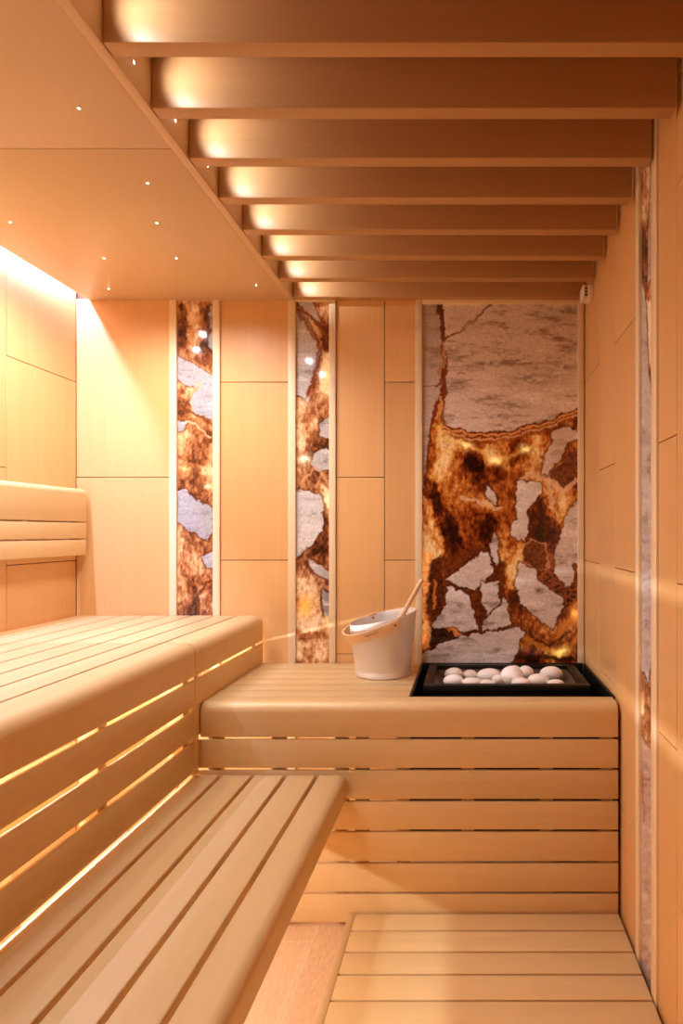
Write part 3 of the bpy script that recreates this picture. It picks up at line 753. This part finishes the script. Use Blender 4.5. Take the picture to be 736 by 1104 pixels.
# strap handle: U of bent wood between two pivots on opposite sides
pv = Vector((.056, -.112, 0)).normalized()        # towards the front pivot
tip = Vector((pv.y, -pv.x, 0))                    # horizontal direction of the swing
if tip.x > 0: tip = -tip
zpiv = .901
PL, TL = .119, .152
ang = math.radians(-21)
tipd = (tip*math.cos(ang)+Vector((0, 0, 1))*math.sin(ang))
nrm = tipd.cross(pv).normalized()
if nrm.z < 0: nrm = -nrm
m = MB(); rr = []
NH = 48
for i in range(NH+1):
    u = math.pi*i/NH
    # superellipse-like U
    cu, su = math.cos(u), math.sin(u)
    p = Vector((bx, by, zpiv)) + pv*(PL+.006)*(abs(cu)**.8*(1 if cu >= 0 else -1)) + tipd*TL*(abs(su)**.9)
    # strap widens from the ends; outward dir
    q = (pv*cu+tipd*su).normalized()
    w = .017 if 2 < i < NH-2 else .0145
    th = .0035
    rr.append([p+nrm*w+q*th, p+nrm*w-q*th, p-nrm*w-q*th, p-nrm*w+q*th])
# straight tabs beyond the pivots
e0 = [v - tipd*.018 for v in rr[0]]; e1 = [v - tipd*.018 for v in rr[-1]]
m.grid([e0]+rr+[e1], True, True, True)
hd = m.build('strap_handle', wood('strap_wood', (240, 206, 160), (226, 184, 134), 'x', .45, .5), t, angle=50)
for sgn in (1, -1):
    m = MB(); c0 = Vector((bx, by, zpiv))+pv*sgn*(PL+.0045); ax_ = pv*sgn
    e_ = ax_.orthogonal().normalized(); f_ = ax_.cross(e_)
    circ = lambda r, o_: [c0+ax_*o_+e_*r*math.cos(2*math.pi*i/16)+f_*r*math.sin(2*math.pi*i/16) for i in range(16)]
    m.grid([circ(.0045, -.006), circ(.0045, .0065), circ(.003, .0082)], True, True, True); m.build('pivot_screw', SCREW, hd)
# the burnt mark on the strap: a short row of tiny blurred letters
m = MB()
for q in range(5):
    u = math.pi*(.135+.024*q); cu, su = math.cos(u), math.sin(u)
    p = Vector((bx, by, zpiv)) + pv*(PL+.006)*(abs(cu)**.8) + tipd*TL*(abs(su)**.9)
    u2 = u+.01; cu2, su2 = math.cos(u2), math.sin(u2)
    p2 = Vector((bx, by, zpiv)) + pv*(PL+.006)*(abs(cu2)**.8) + tipd*TL*(abs(su2)**.9)
    tn = (p2-p).normalized(); out = nrm.cross(tn).normalized()
    if out.dot(pv*cu+tipd*su) < 0: out = -out
    for (a0, a1, h0, h1) in ((-.0024, -.0012, -.0035, .0035), (.001, .0022, -.0035 if q % 2 else -.001, .0035), (-.0024, .0022, .0022, .0035)):
        vs = [p+out*.0046+tn*a_+nrm*(h_+.002) for a_, h_ in ((a0, h0), (a1, h0), (a1, h1), (a0, h1))]
        vb = [v-out*.0012 for v in vs]
        m.grid([vb, vs], True, True, True)
m.build('burnt_lettering', BURN, hd, smooth=False)

# ladle standing in the bucket
ltop = Vector(((455.0-CX)*2.50/F, 2.50, ZC-(624.5-CY)*2.50/F)); lmid = Vector(((432.5-CX)*2.51/F, 2.51, ZC-(665-CY)*2.51/F))
dr = (ltop-lmid).normalized()
lbot = lmid - dr*((lmid.z-.742)/dr.z)
t = thing('sauna_ladle', 'wooden handled ladle leaning out of the aluminium bucket', 'ladle', lbot)
e_ = dr.orthogonal().normalized(); f_ = dr.cross(e_)
def lr(p, r): return [p+e_*r*math.cos(2*math.pi*i/20)+f_*r*math.sin(2*math.pi*i/20) for i in range(20)]
Lh = (ltop-lmid).length; m = MB()
m.grid([lr(lmid-dr*.05, .004), lr(lmid-dr*.048, .0135), lr(lmid-dr*.01, .0125), lr(lmid+dr*.02, .0095), lr(lmid+dr*.06, .0085), lr(ltop-dr*.04, .0088), lr(ltop-dr*.008, .0092), lr(ltop-dr*.003, .0078), lr(ltop, .0045)], True, True, True)
m.build('handle', HW, t)
m = MB(); m.grid([lr(lbot+dr*.01, .0035), lr(lmid-dr*.045, .0035)], True, True, True)
cb = lbot+Vector((.012, -.0, .002))
rings = []
for r, z in ((.012, -.022), (.028, -.016), (.036, 0), (.038, .018), (.0365, .018), (.034, 0), (.026, -.0145), (.010, -.020)):
    rings.append([(cb.x+r*math.cos(2*math.pi*i/24), cb.y+r*math.sin(2*math.pi*i/24), cb.z+z) for i in range(24)])
m.grid(rings, True, True, True); m.build('bowl', ALU, t)

# ------------------------------------------------------------------ backrest
t = thing('backrest', 'slatted wooden backrest with rounded top fixed to the left wall above the upper bench', 'backrest', (-1.58, 1.0, 1.144))
bxf = -1.557; y1 = 2.71
m = MB(); m.prism(round_prof(bxf-.045, bxf, 1.2795, 1.413, .022, {'tr', 'tl'}, 8, .003), 'y', YR+.3, y1, .006, 3); m.build('rounded_top_board', BW['y'], t)
m = MB(); m.box(bxf-.022, bxf, YR+.3, y1, 1.2115, 1.275, .003); m.box(bxf-.022, bxf, YR+.3, y1, 1.144, 1.207, .003); m.build('slatted_board', BW['y'], t)
for yb in (2.69, 2.43, 1.7, 1.0, .3):
    m = MB(); m.box(XL+.0005, bxf-.0225, yb-.02, yb+.0195, 1.15, 1.279, .001); m.build('batten', BW['z'], t)

# ------------------------------------------------------------------ duckboard
tx0, tx1, tzt = WX(376, YF), WX(666, YF), .043
t = thing('duckboard', 'low slatted wooden duckboard on the floor along the right wall', 'duckboard', ((tx0+tx1)/2, 1.2, 0))
ty = [YF-.004, 1.989, 1.888, 1.792, 1.692]
while ty[-1] > .2: ty.append(ty[-1]-.0985)
m = MB()
for a, c in zip(ty[1:], ty[:-1]): m.box(tx0+.0224, tx1, a+.0038, c-.0038, tzt-.022, tzt, .0012)
m.build('slatted_top', BW['x'], t)
m = MB()
for a, c in zip(ty[1:], ty[:-1]): pass
m.box(tx0, tx0+.0222, ty[-1], ty[0], tzt-.022, tzt, .0012); m.build('edge_strip', BW['x'], t)
for xb in (tx0+.012, .05, tx1-.03):
    m = MB(); m.box(xb, xb+.03, ty[-1], ty[0], 0, tzt-.0225, .001); m.build('runner', BW['y'], t)

# ------------------------------------------------------------------ sensor
t = thing('temperature_sensor', 'small white vented sensor box high in the right rear corner under the beams', 'sensor', (XR-.02, 2.58, 2.14))
m = MB(); m.box(XR-.040, XR-.033, 2.545, 2.625, 2.137, 2.189, .0015); m.build('cover_plate', PLAS, t)
m = MB(); m.box(XR-.0325, XR-.0225, 2.5475, 2.620, 2.140, 2.185, .001)
m.box(XR-.022, XR-.0004, 2.545, 2.622, 2.138, 2.187, .003); m.build('housing', PLAS, t)
for zz in (2.150, 2.162, 2.174):
    m = MB(); m.box(XR-.0320, XR-.0235, 2.5462, 2.5482, zz-.0035, zz+.003, 0); m.build('vent_slot', SLOT, t)

# ------------------------------------------------------------------ lights
def area(name, parent, loc, rot, sx, sy, power, col, spread=None):
    l = bpy.data.lights.new(name, 'AREA'); l.shape = 'RECTANGLE'; l.size = sx; l.size_y = sy
    l.energy = power; l.color = col
    if spread: l.spread = spread
    o = bpy.data.objects.new(name, l); C.objects.link(o)
    o.parent = parent; o.location = Vector(loc)-worldloc(parent); o.rotation_euler = rot
    return o
P_COVE, P_BENCH, P_SPOT, P_FILL = 28, 24, 1.5, 9.0
yc = (YR+YB)/2; ln = YB-YR-.04
t = thing('light_strip', 'linear light hidden in the ceiling cove along the left wall', 'light strip', (-1.590, yc, 2.30))
m = MB(); m.box(-1.611, -1.587, yc-ln/2, yc+ln/2, 2.275, 2.300, .001); m.build('profile', PROFILE, t)
m = MB(); m.box(-1.608, -1.592, yc-ln/2, yc+ln/2, 2.271, 2.275, .0005); m.build('diffuser', LED, t)
area('cove_lamp', t, (-1.600, yc, 2.268), (0, 0, 0), .016, ln, P_COVE, (.84, .95, 1.75))
t = thing('light_strip', 'linear light hidden behind the slatted front of the upper bench', 'light strip', (-1.22, yc, .60))
m = MB(); m.box(-1.335, -1.306, yc-ln/2, yc+ln/2, .665, .695, .001); m.build('profile', PROFILE, t)
area('bench_lamp', t, (-1.302, yc, .68), (0, math.radians(-68), 0), .014, ln, P_BENCH, (1, .97, .92))
area('bench_lamp', t, (-1.340, yc, .68), (0, math.radians(68), 0), .014, ln, P_BENCH, (1, .97, .92))

def star(loc, n, label):
    """tiny fibre-optic point: ring + glowing tip, facing n"""
    n = Vector(n); p = Vector(loc)
    t_ = thing('star_light', label, 'spotlight', loc, 'fibre optic ceiling lights')
    e = n.orthogonal().normalized(); f = n.cross(e)
    cr = lambda r, o_: [p+n*o_+e*r*math.cos(2*math.pi*i/14)+f*r*math.sin(2*math.pi*i/14) for i in range(14)]
    m_ = MB(); m_.grid([cr(.0052, 0), cr(.0052, .0015), cr(.0040, .0018)], True, True, True); m_.build('ring', PLAS, t_)
    m_ = MB(); m_.grid([cr(.0030, .0005), cr(.0028, .0022), cr(.0016, .0030)], True, True, True); m_.build('light_tip', STAR, t_)
    return t_
def star_fill(t_):  # wide spot added at a star point as room fill, highlights reduced
    l = bpy.data.lights.new('star_fill', 'SPOT'); l.energy = P_FILL; l.color = (1, .97, 1.0); l.spot_size = math.radians(164); l.spot_blend = .7; l.specular_factor = .15; l.shadow_soft_size = .012
    o = bpy.data.objects.new('star_fill', l); C.objects.link(o); o.parent = t_; o.location = (0, 0, -.008)
for x_, y_ in ((-1.15, .75), (-.95, .25), (-1.3, -.2)):  # extra unseen points, added to carry more of the fill
    star_fill(star((x_, y_, ZS), (0, 0, -1), 'tiny glowing ceiling point out of view above the camera'))
soff = [((85, 116), 'tiny glowing ceiling point nearest the camera, left of the beams'),
        ((11, 239), 'tiny glowing ceiling point at the left picture edge near the cove'),
        ((159, 197), 'tiny glowing ceiling point just behind the joint of the lowered ceiling'),
        ((169, 240), 'tiny glowing ceiling point right of centre of the rear ceiling panel'),
        ((112, 278), 'tiny glowing ceiling point nearest the cove in the rear ceiling panel'),
        ((190, 278), 'tiny glowing ceiling point midway to the rear beams, on the lowered ceiling'),
        ((117, 311), 'tiny glowing ceiling point above the leftmost back wall panel'),
        ((276, 307), 'tiny glowing ceiling point in the rear right corner of the lowered ceiling')]
for (px, py), lab in soff:
    d = (ZS-ZC)*F/(CY-py)
    s_ = star(((px-CX)*d/F, d, ZS), (0, 0, -1), lab)
    if d < 2.45: star_fill(s_)
order = ['between the first and second beams', 'between the second and third beams', 'between the third and fourth beams',
         'between the fourth and fifth beams', 'between the fifth and sixth beams', 'between the sixth and seventh beams', 'between the two rearmost beams']
for i in range(-1, 7):
    y = 1.294+.2005*i+.041+.08
    lab = 'glowing point in the side board ' + (order[i] if i >= 0 else 'in front of the first beam')
    s_ = star((-.7137, y, ZS+.047), (1, 0, 0), lab)
    l = bpy.data.lights.new('fibre_spot', 'SPOT'); l.energy = P_SPOT; l.color = (1, .95, .95); l.spot_size = math.radians(125); l.spot_blend = 1; l.shadow_soft_size = .006
    o = bpy.data.objects.new('fibre_spot', l); C.objects.link(o); o.parent = s_; o.location = (.006, 0, 0)
    dv = Vector((1, .36, .16)); o.rotation_euler = dv.to_track_quat('-Z', 'Y').to_euler()

# ------------------------------------------------------------------ world, camera, view
w = bpy.data.worlds.new('World'); bpy.context.scene.world = w; w.use_nodes = True
w.node_tree.nodes['Background'].inputs[0].default_value = (0, 0, 0, 1)
cam = bpy.data.cameras.new('Camera'); co = bpy.data.objects.new('Camera', cam); C.objects.link(co)
co.location = (0, 0, ZC); co.rotation_euler = (math.radians(90), 0, 0)
cam.sensor_fit = 'HORIZONTAL'; cam.sensor_width = 36; cam.lens = 36*F/736
cam.shift_x = (368-CX)/736; cam.shift_y = (CY-552)/736; cam.clip_start = .01
sc = bpy.context.scene; sc.camera = co
sc.view_settings.view_transform = 'Standard'; sc.view_settings.look = 'None'
sc.view_settings.exposure = 0.40; sc.view_settings.gamma = 1; sc.view_settings.use_curve_mapping = False
sc.cycles.use_denoising = True
sc.cycles.max_bounces = 14; sc.cycles.diffuse_bounces = 9; sc.cycles.glossy_bounces = 4
sc.cycles.sample_clamp_indirect = 6; sc.cycles.caustics_reflective = False; sc.cycles.caustics_refractive = False
